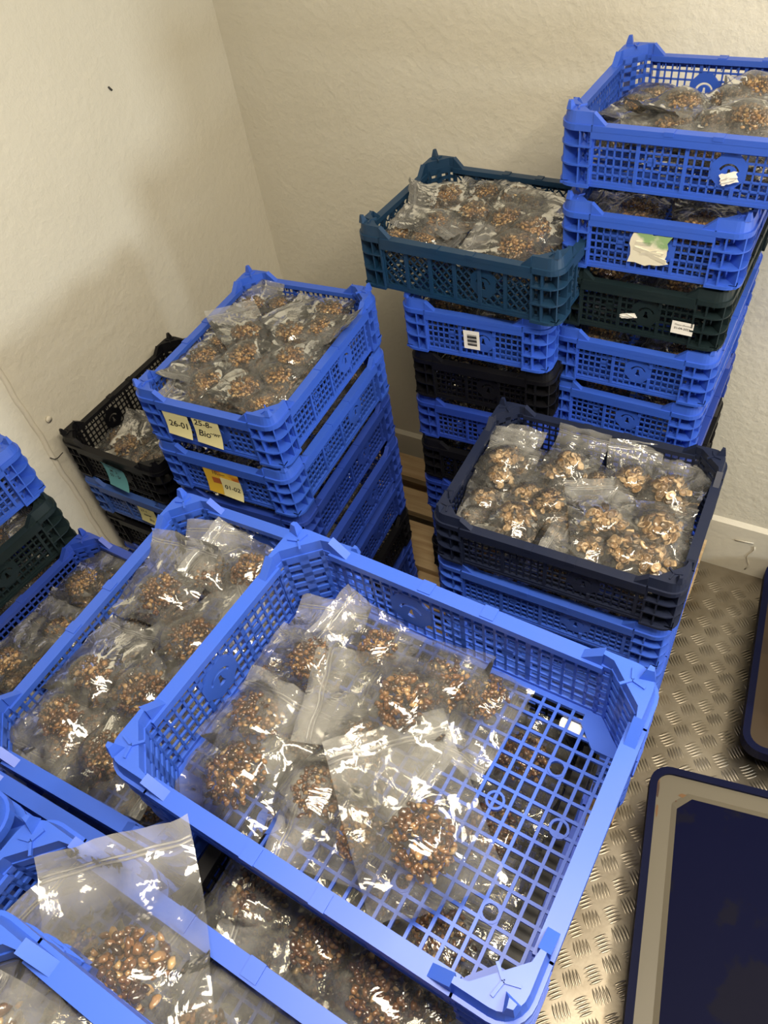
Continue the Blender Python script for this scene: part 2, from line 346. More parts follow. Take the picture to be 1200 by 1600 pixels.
def emblem_poly():
    r = 0.0262
    disc = [(r * math.cos(R(22.5 + 45 * k)), r * math.sin(R(22.5 + 45 * k)) * 1.02) for k in range(8)]
    cap = [(0.0150 * math.cos(R(a)), 0.0150 * math.sin(R(a)) - 0.004) for a in range(18, 163, 12)] + \
          [(0.0118 * math.cos(R(a)), 0.0118 * math.sin(R(a)) - 0.0048) for a in range(162, 17, -12)]
    stem = [(-0.0018, 0.003), (0.0018, 0.003), (0.0022, -0.003), (0.0048, -0.0105), (0.0, -0.0118), (-0.0048, -0.0105), (-0.0022, -0.003)]
    return [disc, cap, stem]
EMB = curve_mesh('emblem', emblem_poly(), 0.0015)
EMB.transform(Matrix(((1, 0, 0, 0), (0, 0, -1, 0), (0, 1, 0, 0), (0, 0, 0, 1))))   # stands in x-z, facing -y
def post_mesh(sx, sy):
    """a corner post in (a, b): distances inwards from the outer corner along x and along y"""
    mb = MB(); rc = 0.026; E_ = 0.054
    arc = [(rc - rc * math.sin(R(t)), rc - rc * math.cos(R(t))) for t in range(0, 91, 15)]
    inner = [(0.0105, E_), (0.0125, 0.044), (0.044, 0.0125), (E_, 0.0105)]
    full = [(E_, 0.0)] + arc + [(0.0, E_)] + inner
    ins = lambda d: [(E_, d)] + [(rc - (rc - d) * math.sin(R(t)), rc - (rc - d) * math.cos(R(t))) for t in range(0, 91, 15)] + [(d, E_)] + inner
    mb.prism(full, 0.0, 0.005)
    for z in (0.033, 0.062): mb.prism(full, z, z + 0.0026)
    mb.prism(full, 0.086, HR)
    mb.prism(ins(0.003), HR, 0.112, ins(0.006)); 
    # inner panel across the corner with two columns of slots
    p, q = Vector((0.044, 0.0125, 0)), Vector((0.0125, 0.044, 0)); L_ = (q - p).length; d = (q - p) / L_; n = Vector((d.y, -d.x, 0)) * 0.0012
    for f, w_ in ((0.04, 0.0025), (0.5, 0.0050), (0.96, 0.0025)):
        c = p + (q - p) * f; mb.obox((c.x, c.y, 0.049), d * w_, n, (0, 0, 0.047))
    for k in range(7):
        c = p + (q - p) * 0.5; mb.obox((c.x, c.y, 0.006 + k * 0.0145), d * (L_ / 2), n, (0, 0, 0.0030 if k % 6 else 0.005))
    # side cheeks with slots, and ribs between the ledges
    for k in range(7):
        z = 0.006 + k * 0.0145
        mb.box(0.044, E_, 0.0105, 0.0128, z - 0.0028, z + 0.0028); mb.box(0.0105, 0.0128, 0.044, E_, z - 0.0028, z + 0.0028)
    mb.box(E_ - 0.003, E_, 0.001, 0.0128, 0.003, 0.094); mb.box(0.001, 0.0128, E_ - 0.003, E_, 0.003, 0.094)
    mb.box(0.034, 0.0362, 0.0015, 0.014, 0.003, 0.088); mb.box(0.0015, 0.014, 0.034, 0.0362, 0.003, 0.088)
    mb.obox((0.0165, 0.0165, 0.046), (0.0085, 0.0085, 0), (0.0008, -0.0008, 0), (0, 0, 0.042))
    # sloping shoulders down to the rim, roof with its nub and three-legged rib
    for sw in (0, 1):
        vs = [(E_, y, z) for y in (0.003, 0.0125) for z in (0.094, 0.112)] + [(E_ + 0.020, y, 0.094) for y in (0.003, 0.0125)]
        vs = [(y, x, z) if sw else (x, y, z) for x, y, z in vs]
        mb.add(vs, [(0, 1, 3, 2), (0, 2, 5, 4), (1, 4, 5, 3), (0, 4, 1), (2, 3, 5)])
    nb = [(0.009, 0.009), (0.017, 0.007), (0.020, 0.020), (0.007, 0.017)]
    mb.prism(nb, 0.112, 0.124, [(0.011, 0.011), (0.015, 0.010), (0.016, 0.016), (0.010, 0.015)])
    c = Vector((0.024, 0.024, 0.1125))
    for an in (45, 165, 285):
        u = Vector((math.cos(R(an)), math.sin(R(an)), 0)); mb.obox(c + u * 0.006, u * 0.006, Vector((-u.y, u.x, 0)) * 0.0012, (0, 0, 0.0016))
    return mb.mesh('corner_post', xf=lambda a, b, z: (sx * (0.2 - a), sy * (0.15 - b), z))
def rim_mesh():
    mb = MB()
    for sg in (-1, 1):
        mb.box(-0.148, 0.148, min(sg * 0.1345, sg * 0.150), max(sg * 0.1345, sg * 0.150), 0.0865, HR)
        mb.box(-0.148, 0.148, min(sg * 0.1475, sg * 0.150), max(sg * 0.1475, sg * 0.150), 0.0765, 0.0870)
        mb.box(min(sg * 0.1845, sg * 0.2), max(sg * 0.1845, sg * 0.2), -0.098, 0.098, 0.0865, HR)
        mb.box(min(sg * 0.1975, sg * 0.2), max(sg * 0.1975, sg * 0.2), -0.098, 0.098, 0.0765, 0.0870)
        for s in (-0.034, 0.034): mb.box(s - 0.007, s + 0.007, min(sg * 0.1365, sg * 0.1508), max(sg * 0.1365, sg * 0.1508), 0.090, HR + 0.0012)
    return mb.mesh('top_rim')
def base_mesh():
    mb = MB(); p = 0.0152; nx, ny = 25, 18
    for i in range(nx + 1): x = -0.19 + 0.38 * i / nx; mb.box(x - 0.0015, x + 0.0015, -0.140, 0.140, 0.0015, 0.0050)
    for j in range(ny + 1): y = -0.14 + 0.28 * j / ny; mb.box(-0.190, 0.190, y - 0.0015, y + 0.0015, 0.0015, 0.0046)
    for sg in (-1, 1):
        mb.box(-0.194, 0.194, min(sg * 0.132, sg * 0.1445), max(sg * 0.132, sg * 0.1445), 0.001, 0.0056)
        mb.box(min(sg * 0.182, sg * 0.1945), max(sg * 0.182, sg * 0.1945), -0.144, 0.144, 0.001, 0.0056)
        for sh in (-1, 1): mb.prism([(sg * 0.192, sh * 0.142), (sg * 0.140, sh * 0.142), (sg * 0.140, sh * 0.122), (sg * 0.158, sh * 0.102), (sg * 0.192, sh * 0.102)], 0.001, 0.0058)
    for x, y in ((-.137, .07), (-.137, -.07), (.137, .07), (.137, -.07), (-.061, .085), (.061, .085), (-.061, -.085), (.061, -.085), (0, .04), (0, -.04), (.10, 0.016), (-.10, -0.016), (.16, 0.02), (-.16, -0.02), (0.03, 0.1), (-0.03, -0.1)):
        k = 14; o_ = [(x + 0.0092 * math.cos(2 * math.pi * i / k), y + 0.0092 * math.sin(2 * math.pi * i / k)) for i in range(k)]
        i_ = [(x + 0.0068 * math.cos(2 * math.pi * i / k), y + 0.0068 * math.sin(2 * math.pi * i / k)) for i in range(k)]
        mb.add([(a, b, z) for z in (0.001, 0.0056) for a, b in o_ + i_],
               [f for i in range(k) for f in ((i, (i + 1) % k, 2 * k + (i + 1) % k, 2 * k + i), (k + i, 3 * k + i, 3 * k + (i + 1) % k, k + (i + 1) % k), (2 * k + i, 2 * k + (i + 1) % k, 3 * k + (i + 1) % k, 3 * k + i))])
    mb.prism([(-0.075 + 0.013 * math.cos(R(a)), -0.100 + 0.013 * math.sin(R(a))) for a in range(0, 360, 20)], 0.001, 0.0058)
    return mb.mesh('base_grid')
EL, EW = 0.055, 0.018
def wall_meshes(diamond):
    ml = lattice(0.147, EL, diamond).mesh('long_wall', xf=lambda s, d, z: (s, -(0.1400 + d), z))
    me = lattice(0.097, EW, diamond).mesh('end_wall', xf=lambda s, d, z: (-(0.1900 + d), -s, z))
    return ml, me
WALLS = {False: wall_meshes(False), True: wall_meshes(True)}
BASE, RIM = base_mesh(), rim_mesh()
POSTS = [post_mesh(sx, sy) for sx in (-1, 1) for sy in (-1, 1)]
CRATES = {}
def crate(key, x, y, rim_z, yaw, ls, m, label, group=None, zs=1.0, diamond=False, tilt=(0, 0)):
    t = empty('plastic_crate', (x, y, rim_z - HR * zs), R(yaw) + (math.pi / 2 if ls == 'W' else 0))
    t.scale = (1, 1, zs); t.rotation_euler[0] = R(tilt[0]); t.rotation_euler[1] = R(tilt[1])
    tag(t, label, 'crate', group)
    mm = M[m]; ml, me = WALLS[diamond]
    link('base_grid', BASE, t, mm); link('top_rim', RIM, t, mm)
    for p in POSTS: link('corner_post', p, t, mm)
    for k in (0, 1):
        a = link('long_wall', ml, t, mm); a.rotation_euler = (0, 0, k * math.pi)
        e = link('emblem', EMB, a, mm); e.location = (EL, -0.1400, 0.047)
        b = link('end_wall', me, t, mm); b.rotation_euler = (0, 0, k * math.pi)
        e = link('emblem', EMB, b, mm); e.location = (-0.1900, -EW, 0.047); e.rotation_euler = (0, 0, -math.pi / 2)
    CRATES[key] = (x, y, rim_z, yaw, ls); return t
ST = 'bags'
NTH = ('first', 'second', 'third', 'fourth', 'fifth', 'sixth', 'seventh', 'eighth')
# --- stack K: blue, beside the left wall
KN = 'stack with the yellow notes'
crate('K', -.837, .852, 1.093, 3.3, 'W', 'blue', 'bright blue crate with two yellow handwritten notes, full of bags')
crate('K2', -.835, .848, .971, 3.0, 'W', 'blue', 'blue crate with a yellow sticker, second from top under the two-note crate')
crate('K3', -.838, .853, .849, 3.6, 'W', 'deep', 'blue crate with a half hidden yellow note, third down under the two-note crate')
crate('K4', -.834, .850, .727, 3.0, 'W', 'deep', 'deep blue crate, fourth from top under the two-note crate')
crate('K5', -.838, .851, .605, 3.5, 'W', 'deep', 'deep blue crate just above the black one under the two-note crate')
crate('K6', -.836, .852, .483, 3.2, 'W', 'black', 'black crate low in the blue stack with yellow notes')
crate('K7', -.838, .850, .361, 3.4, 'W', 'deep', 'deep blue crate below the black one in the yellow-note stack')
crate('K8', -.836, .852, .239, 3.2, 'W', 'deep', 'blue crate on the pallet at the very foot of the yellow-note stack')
# --- stack L: teal crate across the top
crate('T', -.532, 1.206, 1.207, -2.9, 'L', 'teal', 'teal crate with diamond lattice, full of bags, topping the middle back stack', diamond=True, zs=1.10)
LL = [('L2', 'blue', 'blue crate with a barcode label, right under the teal crate', False), ('L3', 'black', 'black crate under the barcode-label crate in the middle back stack', False),
      ('L4', 'deep', 'deep blue crate with a small grey tag below the black crate, middle back stack', False), ('L5', 'black', 'black diamond-lattice crate behind the left post of the navy crate', True),
      ('L6', 'deep', 'deep blue crate under the black diamond-lattice crate', False), ('L7', 'deep', None, False), ('L8', 'black', None, False), ('L9', 'deep', None, False)]
z = 1.072
for i, (k, m, lb, dm) in enumerate(LL):
    crate(k, -.519 + 0.004 * (i % 2), 1.267 + 0.004 * (i % 3), z, 2.1 + 0.5 * (i % 2), 'W', m, lb or NTH[i - 5] + ' hidden crate below the visible ones of the middle back stack', None if lb else 'crates hidden at the foot of the middle back stack', diamond=dm)
    z -= 0.1195
# --- stack M: right back
ML = [('M1', 'blue', 'topmost blue crate of the tall right-hand stack, full of bags', 1.393), ('M2', 'blue', 'blue crate with a torn green and white label, second down on the right', 1.258),
      ('M3', 'green', 'dark green crate with a white date label in the right-hand stack', 1.1365), ('M4', 'blue', 'blue crate directly under the dark green crate on the right', 1.0145),
      ('M5', 'blue', 'second blue crate below the dark green one on the right', 0.8925), ('M6', 'deep', 'deep blue crate behind the back rim of the navy crate', 0.7705)]
for i, (k, m, lb, zz) in enumerate(ML):
    if i == 0: crate(k, -.188, 1.294, zz, -1.9, 'L', m, lb)
    else: crate(k, -.240 + 0.004 * (i % 2) + (0.004 if i < 3 else 0), 1.347 - 0.004 * (i % 2), zz, -1.2 + 0.7 * (i % 2), 'W', m, lb)
for i in range(4): crate('M%d' % (7 + i), -.236, 1.347, 0.628 - 0.128 * i, -1.0, 'W', 'black', NTH[i] + ' hidden black crate from top at the foot of the right-hand stack', 'crates hidden at the foot of the right-hand stack', zs=1.04)
# --- stack N: navy crate in front
crate('N', -.22, .832, .966, .7, 'L', 'navy', 'navy crate full of bags of tan sliced mushrooms')
crate('N2', -.224, .836, .845, 0.2, 'L', 'blue', 'blue crate directly under the navy crate')
for i in range(5): crate('N%d' % (3 + i), -.222, .834, .724 - .1212 * i, 0.5, 'L', 'blue', NTH[i] + ' hidden crate below the two visible ones of the navy stack', 'crates hidden under the navy crate')
# --- stack J: beside the left wall, low
crate('J', -1.197, .869, .835, -.2, 'W', 'black', 'black crate with a blue note against the left wall')
crate('J2', -1.195, .866, .715, 0.3, 'W', 'dusty', 'dusty blue crate with a small yellow note under the black crate')
crate('J3', -1.196, .868, .595, 0, 'W', 'black', 'black crate under the dusty blue crate by the left wall')
for i in range(3): crate('J%d' % (4 + i), -1.196, .868, .475 - .119 * i, 0, 'W', 'deep', NTH[i] + ' hidden crate at the foot of the stack by the left wall', 'crates hidden at the foot of the left wall stack')
# --- C: low deep blue crate at the left, G: stack at the left edge
crate('C', -.893, .264, .885, -2.1, 'W', 'deep', 'deep blue crate between the left-edge stack and the front blue crates')
for i in range(5): crate('C%d' % (2 + i), -.893, .262, .757 - .1285 * i, -2.0, 'W', 'deep', NTH[i] + ' hidden crate below the deep blue crate at the left', 'crates hidden below the deep blue left crate', zs=1.05)
crate('G1', -1.222, .282, 1.095, -4.5, 'W', 'blue', 'bright blue crate cut by the left edge of the photo, topmost of its stack')
crate('G2', -1.205, .274, .975, -4.5, 'W', 'green', 'dark green crate under the bright blue one at the left edge')
crate('G3', -1.207, .272, .853, -4.5, 'W', 'black', 'dark crate showing brown mushrooms below the dark green one, left edge')
for i in range(5): crate('G%d' % (4 + i), -1.206, .272, .731 - .1227 * i, -4.5, 'W', 'deep', NTH[i] + ' hidden crate at the foot of the left-edge stack', 'crates hidden at the foot of the left-edge stack')
# --- foreground
crate('A', -.212, .225, 1.274, -2.7, 'L', 'blue', 'large-looking bright blue half-empty crate in the foreground, grid floor showing')
crate('B', -.515, .255, 1.154, 1.2, 'W', 'blue', 'blue crate full of bags just left of the half-empty foreground crate')
crate('D', -.195, .180, 1.154, 0, 'W', 'black', 'black crate full of bags right under the half-empty foreground crate')
crate('D2', -.195, -.226, 1.154, 0, 'W', 'black', 'black crate hidden beneath the nearest blue crate')
crate('B2', -.512, -.152, 1.154, 0.6, 'W', 'blue', 'blue crate hidden beneath the nearest crates, lower left')
crate('E', -.243, -.124, 1.274, -1.9, 'L', 'blue', 'nearest blue crate at the bottom, tall clear bag leaning over its rim')
crate('F', -.150, -.187, 1.394, -1.9, 'L', 'blue', 'blue crate at the bottom left corner, stacked on the nearest one')
crate('P', -.600, -.172, 1.288, -1.0, 'W', 'blue', 'blue crate at the left edge showing only its rounded corner')
for k, (x, y, n) in {'D': (-.195, .180, 7), 'D2': (-.195, -.226, 7), 'B': (-.515, .255, 7), 'B2': (-.512, -.152, 7)}.items():
    for i in range(n):
        crate('%s_%d' % (k, i), x, y, 1.154 - .1305 * (i + 1), 0.4, 'W', 'black' if (i + len(k)) % 3 == 0 else 'deep', NTH[i] + ' hidden crate down, ' + {'D': 'under the half-empty crate', 'D2': 'under the nearest blue crate', 'B': 'under the full crate beside the half-empty one', 'B2': 'under the rounded-corner crate'}[k], 'crates hidden below the foreground crates', zs=1.06)

# ------------------------------------------------------------------ bags
def sst(a, b, x):
    t = max(0.0, min(1.0, (x - a) / (b - a))); return t * t * (3 - 2 * t)
def bag_meshes(seed, up, slices):
    rnd = random.Random(seed); o = Vector((seed * 7.3, seed * 3.1, seed * 1.7)); NX, NY = 18, 27
    ex, ey = rnd.uniform(0.020, 0.027), rnd.uniform(0.021, 0.028); ph = rnd.uniform(0, 6); wv = rnd.uniform(-1, 1)
    hc = 0.018 if not slices else 0.021
    def bend(x, y, h):
        y0 = 0.032
        if y <= y0 or abs(up) < 0.02: return Vector((x, y, h))
        k = up / 0.055; l = y - y0; a = min(l, 0.045) * k; r = max(0, l - 0.045)
        py = y0 + math.sin(a) / k + r * math.cos(a); pz = (1 - math.cos(a)) / k + r * math.sin(a)
        return Vector((x, py - h * math.sin(a), pz + h * math.cos(a)))
    def hill(x, y): r2 = (x / (ex + 0.007)) ** 2 + (y / (ey + 0.007)) ** 2; return 1 / (1 + r2 ** 2.2)
    def surf(s, t, top):
        x = 0.046 * s * (1 + 0.05 * noise.noise(Vector((0, t * 3, 1)) + o)); y = -0.039 + 0.124 * t + 0.003 * noise.noise(Vector((s * 2, 0, 2)) + o)
        g = (1 - abs(s) ** 6) * (1 - (2 * t - 1) ** 10) if 0 < t < 1 else 0
        g *= 1 - 0.85 * math.exp(-((t - 0.88) / 0.03) ** 2)
        bu = hill(x, y); p = Vector((x * 26, y * 26, 0.0)) + o; p2 = Vector((x * 70, y * 70, 4.0)) + o
        rid = (1 - abs(noise.noise(p)) * 2.2) * 0.0050 + (1 - abs(noise.noise(p2)) * 2) * 0.0014
        th = math.atan2(y, x); r = math.hypot(x, y)
        rid += 0.0014 * math.sin(11 * th + ph + 2 * noise.noise(p)) * sst(0.028, 0.040, r) * (1 - sst(0.06, 0.08, r))
        rid += 0.004 * wv * math.sin(y * 45 + ph) * sst(0.03, 0.06, y)
        base = rid * (1 - 0.65 * bu)
        h = base + (0.0022 + 0.0035 * (1 - bu) * noise.noise(p2 * 0.5) ** 2 + (hc + 0.0035) * bu) * g if top else base - 0.0012 * g - 0.5 * base * bu
        return bend(x, y, h + 0.003)
    mb = MB()
    for top in (True, False):
        vs = [surf(-1 + 2 * i / NX, j / NY, top) for j in range(NY + 1) for i in range(NX + 1)]
        q = [(j * (NX + 1) + i, j * (NX + 1) + i + 1, (j + 1) * (NX + 1) + i + 1, (j + 1) * (NX + 1) + i) for j in range(NY) for i in range(NX)]
        mb.add(vs, q if top else [f[::-1] for f in q])
    film = mb.mesh('bag_film', M['film'], True, fix=False)
    hz = film.attributes.new('haze', 'FLOAT', 'POINT'); one = [0.80 * sst(0.58, 0.82, j / NY) for j in range(NY + 1) for i in range(NX + 1)]
    hz.data.foreach_set('value', one + one)
    mb = MB()
    for t in (0.868, 0.893):
        pts = [(surf(-0.985 + 1.97 * i / 14, t, True) + surf(-0.985 + 1.97 * i / 14, t, False)) / 2 for i in range(15)]; mb.tube(pts, 0.0008, 5)
    zp = mb.mesh('zip_strip', M['zip'], True)
    bm = bmesh.new(); n = 64 if slices else 190
    for k in range(n):
        a = rnd.uniform(0, 6.283); rr = math.sqrt(rnd.uniform(0, 1)) * rnd.uniform(0.85, 1.12)
        x, y = ex * rr * math.cos(a), ey * rr * math.sin(a)
        z = 0.004 + (hc * hill(x, y)) * rnd.uniform(0.25, 0.88) + 0.001
        rot = Matrix.Rotation(rnd.uniform(0, 6.28), 4, 'Z') @ Matrix.Rotation(rnd.uniform(-0.9, 0.9), 4, 'X') @ Matrix.Rotation(rnd.uniform(-0.9, 0.9), 4, 'Y')
        if slices:
            ra = rnd.uniform(0.0045, 0.0085); K_ = 9; curl = rnd.uniform(0.2, 0.8); rings = []
            def P_(f, i, up_): 
                an = 2 * math.pi * i / K_; w_ = f * ra * (1 + 0.22 * noise.noise(Vector((math.cos(an), math.sin(an), k * 1.3)) + o))
                return Vector((w_ * math.cos(an), w_ * 0.75 * math.sin(an), up_ + curl * w_ * w_ / ra))
            M4 = Matrix.Translation((x, y, z)) @ rot
            c1 = bm.verts.new(M4 @ Vector((0, 0, 0.0012))); c2 = bm.verts.new(M4 @ Vector((0, 0, -0.0006)))
            r1 = [bm.verts.new(M4 @ P_(0.62, i, 0.0016)) for i in range(K_)]; r2 = [bm.verts.new(M4 @ P_(1, i, 0.0002)) for i in range(K_)]; r3 = [bm.verts.new(M4 @ P_(0.6, i, -0.0010)) for i in range(K_)]
            for i in range(K_):
                j = (i + 1) % K_
                bm.faces.new((c1, r1[i], r1[j])); bm.faces.new((r1[i], r2[i], r2[j], r1[j])); bm.faces.new((r2[i], r3[i], r3[j], r2[j])); bm.faces.new((r3[i], c2, r3[j]))
        else:
            s_ = rnd.uniform(0.0018, 0.0032)
            M4 = Matrix.Translation((x, y, z)) @ rot @ Matrix.Diagonal((s_ * rnd.uniform(1.0, 1.6), s_ * rnd.uniform(0.8, 1.1), s_ * rnd.uniform(0.55, 0.95), 1))
            r = bmesh.ops.create_icosphere(bm, subdivisions=1 if k % 4 else 2, radius=1.0)
            for v in r['verts']: v.co = M4 @ (v.co * (1 + 0.48 * noise.noise(v.co * 1.5 + o + Vector((k, 0, 0)))))
    me = bpy.data.meshes.new('contents'); bm.to_mesh(me); bm.free(); me.shade_smooth(); me.materials.append(M['slices' if slices else 'caps'])
    return film, zp, me
VAR = {}
for up_name, ups in (('flat', (0.05, -0.12, 0.16)), ('curl', (0.55, 0.75)), ('up', (1.25, 1.05))):
    VAR[up_name] = [bag_meshes(11 + 5 * i + 31 * len(up_name), u, False) for i, u in enumerate(ups * (2 if up_name == 'flat' else 1))]
    VAR[up_name + 's'] = [bag_meshes(13 + 5 * i + 37 * len(up_name), u, True) for i, u in enumerate(ups)]
NB = 0
def bag(loc, ang, size, mode, label, group=None, tilt=(0, 0), lit_caps=False):
    global NB
    f, z_, c = VAR[mode][NB % len(VAR[mode])]; NB += 1
    o = link('zip_bag', f); o.location = loc; o.scale = (size,) * 3
    o.rotation_euler = (Matrix.Rotation(R(tilt[0]), 3, 'X') @ Matrix.Rotation(R(tilt[1]), 3, 'Y') @ Matrix.Rotation(R(ang - 90), 3, 'Z')).to_euler()
    tag(o, label, 'bag', group)
    tag(link('contents', c, o, M['lit_caps'] if lit_caps and 's' not in mode else None), kind='stuff'); link('zip_strip', z_, o)
    return o
def contain(key, x, y, ang, size, mode):
    """turn and nudge a bag as little as needed so that it lies inside its crate's walls"""
    cx, cy, rz, yaw, ls = CRATES[key]; hx, hy = (0.186, 0.136) if ls == 'L' else (0.136, 0.186)
    ca, sa = math.cos(R(yaw)), math.sin(R(yaw)); lx, ly = ca * (x - cx) + sa * (y - cy), -sa * (x - cx) + ca * (y - cy)
    far = {'f': 0.085, 'c': 0.062, 'u': 0.045}[mode[0]] * size; hw = 0.044 * size; best = None
    for da in sorted(range(-180, 180, 12), key=abs):
        a = R(ang + da - yaw); d = Vector((math.cos(a), math.sin(a))); p = Vector((-d.y, d.x))
        pts = [d * l + p * w_ for l in (-0.042 * size, far) for w_ in (-hw, hw)]
        nx = min(max(lx, -hx - min(q.x for q in pts)), hx - max(q.x for q in pts)); ny = min(max(ly, -hy - min(q.y for q in pts)), hy - max(q.y for q in pts))
        c = math.hypot(nx - lx, ny - ly) + abs(da) * 0.00022
        if best is None or c < best[0]: best = (c, nx, ny, ang + da)
    _, nx, ny, a = best; return cx + ca * nx - sa * ny, cy + sa * nx + ca * ny, a
BAGS = {
'A': [(-0.278, 0.327, 1.208, 159, 0.9), (-0.335, 0.278, 1.212, 147, 0.9), (-0.366, 0.251, 1.199, 146, 0.7), (-0.369, 0.202, 1.204, 42, 1), (-0.222, 0.271, 1.219, -162, 1.15), (-0.198, 0.323, 1.204, 158, 1.05), (-0.158, 0.324, 1.198, -110, 0.85), (-0.336, 0.147, 1.202, -151, 1.2), (-0.296, 0.202, 1.194, 56, 0.8), (-0.251, 0.189, 1.196, 126, 0.8), (-0.259, 0.164, 1.202, 153, 0.9), (-0.204, 0.149, 1.204, -157, 0.9), (-0.15, 0.163, 1.212, 136, 1.3), (-0.241, 0.221, 1.208, -9, 0.9)],
'B': [(-0.606, 0.309, 1.14, 109, 1.1), (-0.569, 0.366, 1.132, 115, 1.0), (-0.518, 0.387, 1.134, 119, 1.0), (-0.517, 0.272, 1.138, 62, 1.1), (-0.642, 0.264, 1.114, 62, 0.8), (-0.621, 0.182, 1.138, 57, 1.0), (-0.528, 0.191, 1.134, -137, 1.1), (-0.633, 0.124, 1.134, -28, 1.1), (-0.556, 0.133, 1.124, -133, 0.8), (-0.585, 0.067, 1.126, 157, 0.8), (-0.511, 0.057, 1.142, 16, 1.0), (-0.578, 0.304, 1.12, -132, 0.8), (-0.435, 0.068, 1.124, 88, 0.7), (-0.66, 0.095, 1.124, -113, 0.9)],
'N': [(-0.372, 0.836, 0.932, 102, 1.0), (-0.364, 0.884, 0.936, 51, 0.9), (-0.258, 0.896, 0.946, 85, 1.0), (-0.275, 0.88, 0.938, -135, 0.9), (-0.206, 0.88, 0.936, -22, 0.8), (-0.153, 0.899, 0.944, 104, 1.0), (-0.094, 0.895, 0.944, 22, 1.1), (-0.296, 0.747, 0.944, 138, 1.1), (-0.259, 0.802, 0.94, 60, 1.0), (-0.299, 0.813, 0.934, 141, 0.9), (-0.165, 0.784, 0.952, 113, 1.15), (-0.068, 0.81, 0.946, -178, 1.2), (-0.168, 0.731, 0.944, -171, 0.9), (-0.119, 0.726, 0.948, -94, 1.1), (-0.066, 0.741, 0.944, 79, 1.1), (-0.383, 0.733, 0.926, -15, 0.9), (-0.372, 0.781, 0.932, -68, 0.8), (-0.394, 0.868, 0.946, 103, 0.9)],
'K': [(-0.958, 0.965, 1.081, 108, 0.9), (-0.895, 0.991, 1.077, 76, 0.8), (-0.773, 0.991, 1.085, -172, 1.0), (-0.879, 0.866, 1.093, 148, 1.1), (-0.796, 0.894, 1.093, 140, 1.1), (-0.732, 0.929, 1.089, 36, 1.1), (-0.926, 0.791, 1.085, -122, 1.0), (-0.92, 0.835, 1.085, 146, 0.9), (-0.842, 0.809, 1.093, -13, 1.1), (-0.735, 0.83, 1.093, 52, 1.1), (-0.729, 0.776, 1.093, 166, 1.1), (-0.869, 0.727, 1.087, 76, 1.0), (-0.779, 0.72, 1.095, 51, 1.2), (-0.825, 0.685, 1.081, -148, 0.9), (-0.718, 0.713, 1.087, 66, 1.0), (-0.699, 0.748, 1.087, 91, 0.9), (-0.703, 0.831, 1.081, 74, 0.9), (-0.791, 0.786, 1.083, -12, 0.8), (-0.869, 0.682, 1.079, -172, 0.9)],
'T': [(-0.637, 1.255, 1.201, -155, 1.0), (-0.56, 1.2, 1.203, -122, 1.1), (-0.491, 1.186, 1.207, 79, 1.1), (-0.512, 1.276, 1.201, 149, 1.0), (-0.468, 1.253, 1.203, -14, 1.1), (-0.431, 1.156, 1.207, -7, 1.2), (-0.447, 1.106, 1.201, -171, 1.1), (-0.673, 1.11, 1.193, 33, 0.8), (-0.606, 1.149, 1.203, -174, 1.0), (-0.578, 1.295, 1.195, 133, 0.9), (-0.619, 1.103, 1.197, -5, 0.8)],
'M1': [(-0.248, 1.324, 1.363, -117, 1.1), (-0.24, 1.245, 1.359, -156, 1.0), (-0.179, 1.257, 1.367, -112, 1.0), (-0.138, 1.254, 1.373, -58, 1.2), (-0.149, 1.376, 1.373, -68, 1.1), (-0.182, 1.344, 1.365, 30, 1.0), (-0.322, 1.338, 1.353, -39, 0.9)],
'C': [(-0.99, 0.384, 0.863, 66, 1.1), (-0.945, 0.29, 0.855, 96, 1.0), (-0.977, 0.206, 0.863, 74, 1.1), (-1.028, 0.283, 0.849, 52, 0.9), (-0.945, 0.236, 0.849, 164, 0.9)],
'D': [(-0.322, 0.072, 1.144, 7, 1.1), (-0.203, 0.063, 1.148, -168, 1.15), (-0.138, 0.06, 1.15, -161, 1.2), (-0.24, 0.05, 1.134, 174, 0.9), (-0.086, 0.063, 1.142, -134, 1.0), (-0.273, 0.056, 1.132, 65, 0.9)],
'E': [(-0.28, -0.03, 1.29, 135, 1.3), (-0.219, -0.012, 1.254, 162, 1.0), (-0.35, -0.041, 1.234, 163, 0.9), (-0.163, -0.011, 1.262, 164, 1.2)],
'F': [(-0.284, -0.069, 1.382, -7, 1.2), (-0.222, -0.069, 1.374, 171, 1.1), (-0.325, -0.081, 1.374, -11, 1.0)],
'J': [(-1.211, 0.721, 0.805, 118, 1.2), (-1.164, 0.701, 0.795, 142, 1.0), (-1.114, 0.694, 0.8, 115, 1.0)],
}
NAMES = {'A': 'half-empty foreground crate', 'B': 'full crate left of the half-empty one', 'N': 'navy crate', 'K': 'crate with two yellow notes', 'T': 'teal crate',
         'M1': 'topmost right-hand crate', 'C': 'deep blue left crate', 'D': 'black crate under the half-empty one', 'E': 'nearest blue crate', 'F': 'bottom left corner crate', 'J': 'black crate with blue note'}
MODES = {('E', 0): 'up', ('B', 0): 'up', ('B', 1): 'curl', ('B', 2): 'curl', ('N', 0): 'ups', ('N', 1): 'curls', ('N', 2): 'ups', ('N', 5): 'ups', ('N', 17): 'ups', ('N', 6): 'curls',
         ('K', 0): 'up', ('K', 5): 'up', ('K', 3): 'curl', ('J', 0): 'up', ('J', 1): 'curl', ('J', 2): 'curl', ('A', 0): 'curl', ('E', 1): 'up', ('E', 2): 'curl', ('C', 0): 'curl', ('M1', 0): 'curl', ('M1', 3): 'curl', ('T', 0): 'curl', ('K', 7): 'curl'}
ORD = ('leftmost', 'second from left', 'third from left', 'fourth from left', 'fifth from left', 'sixth from left', 'seventh from left')
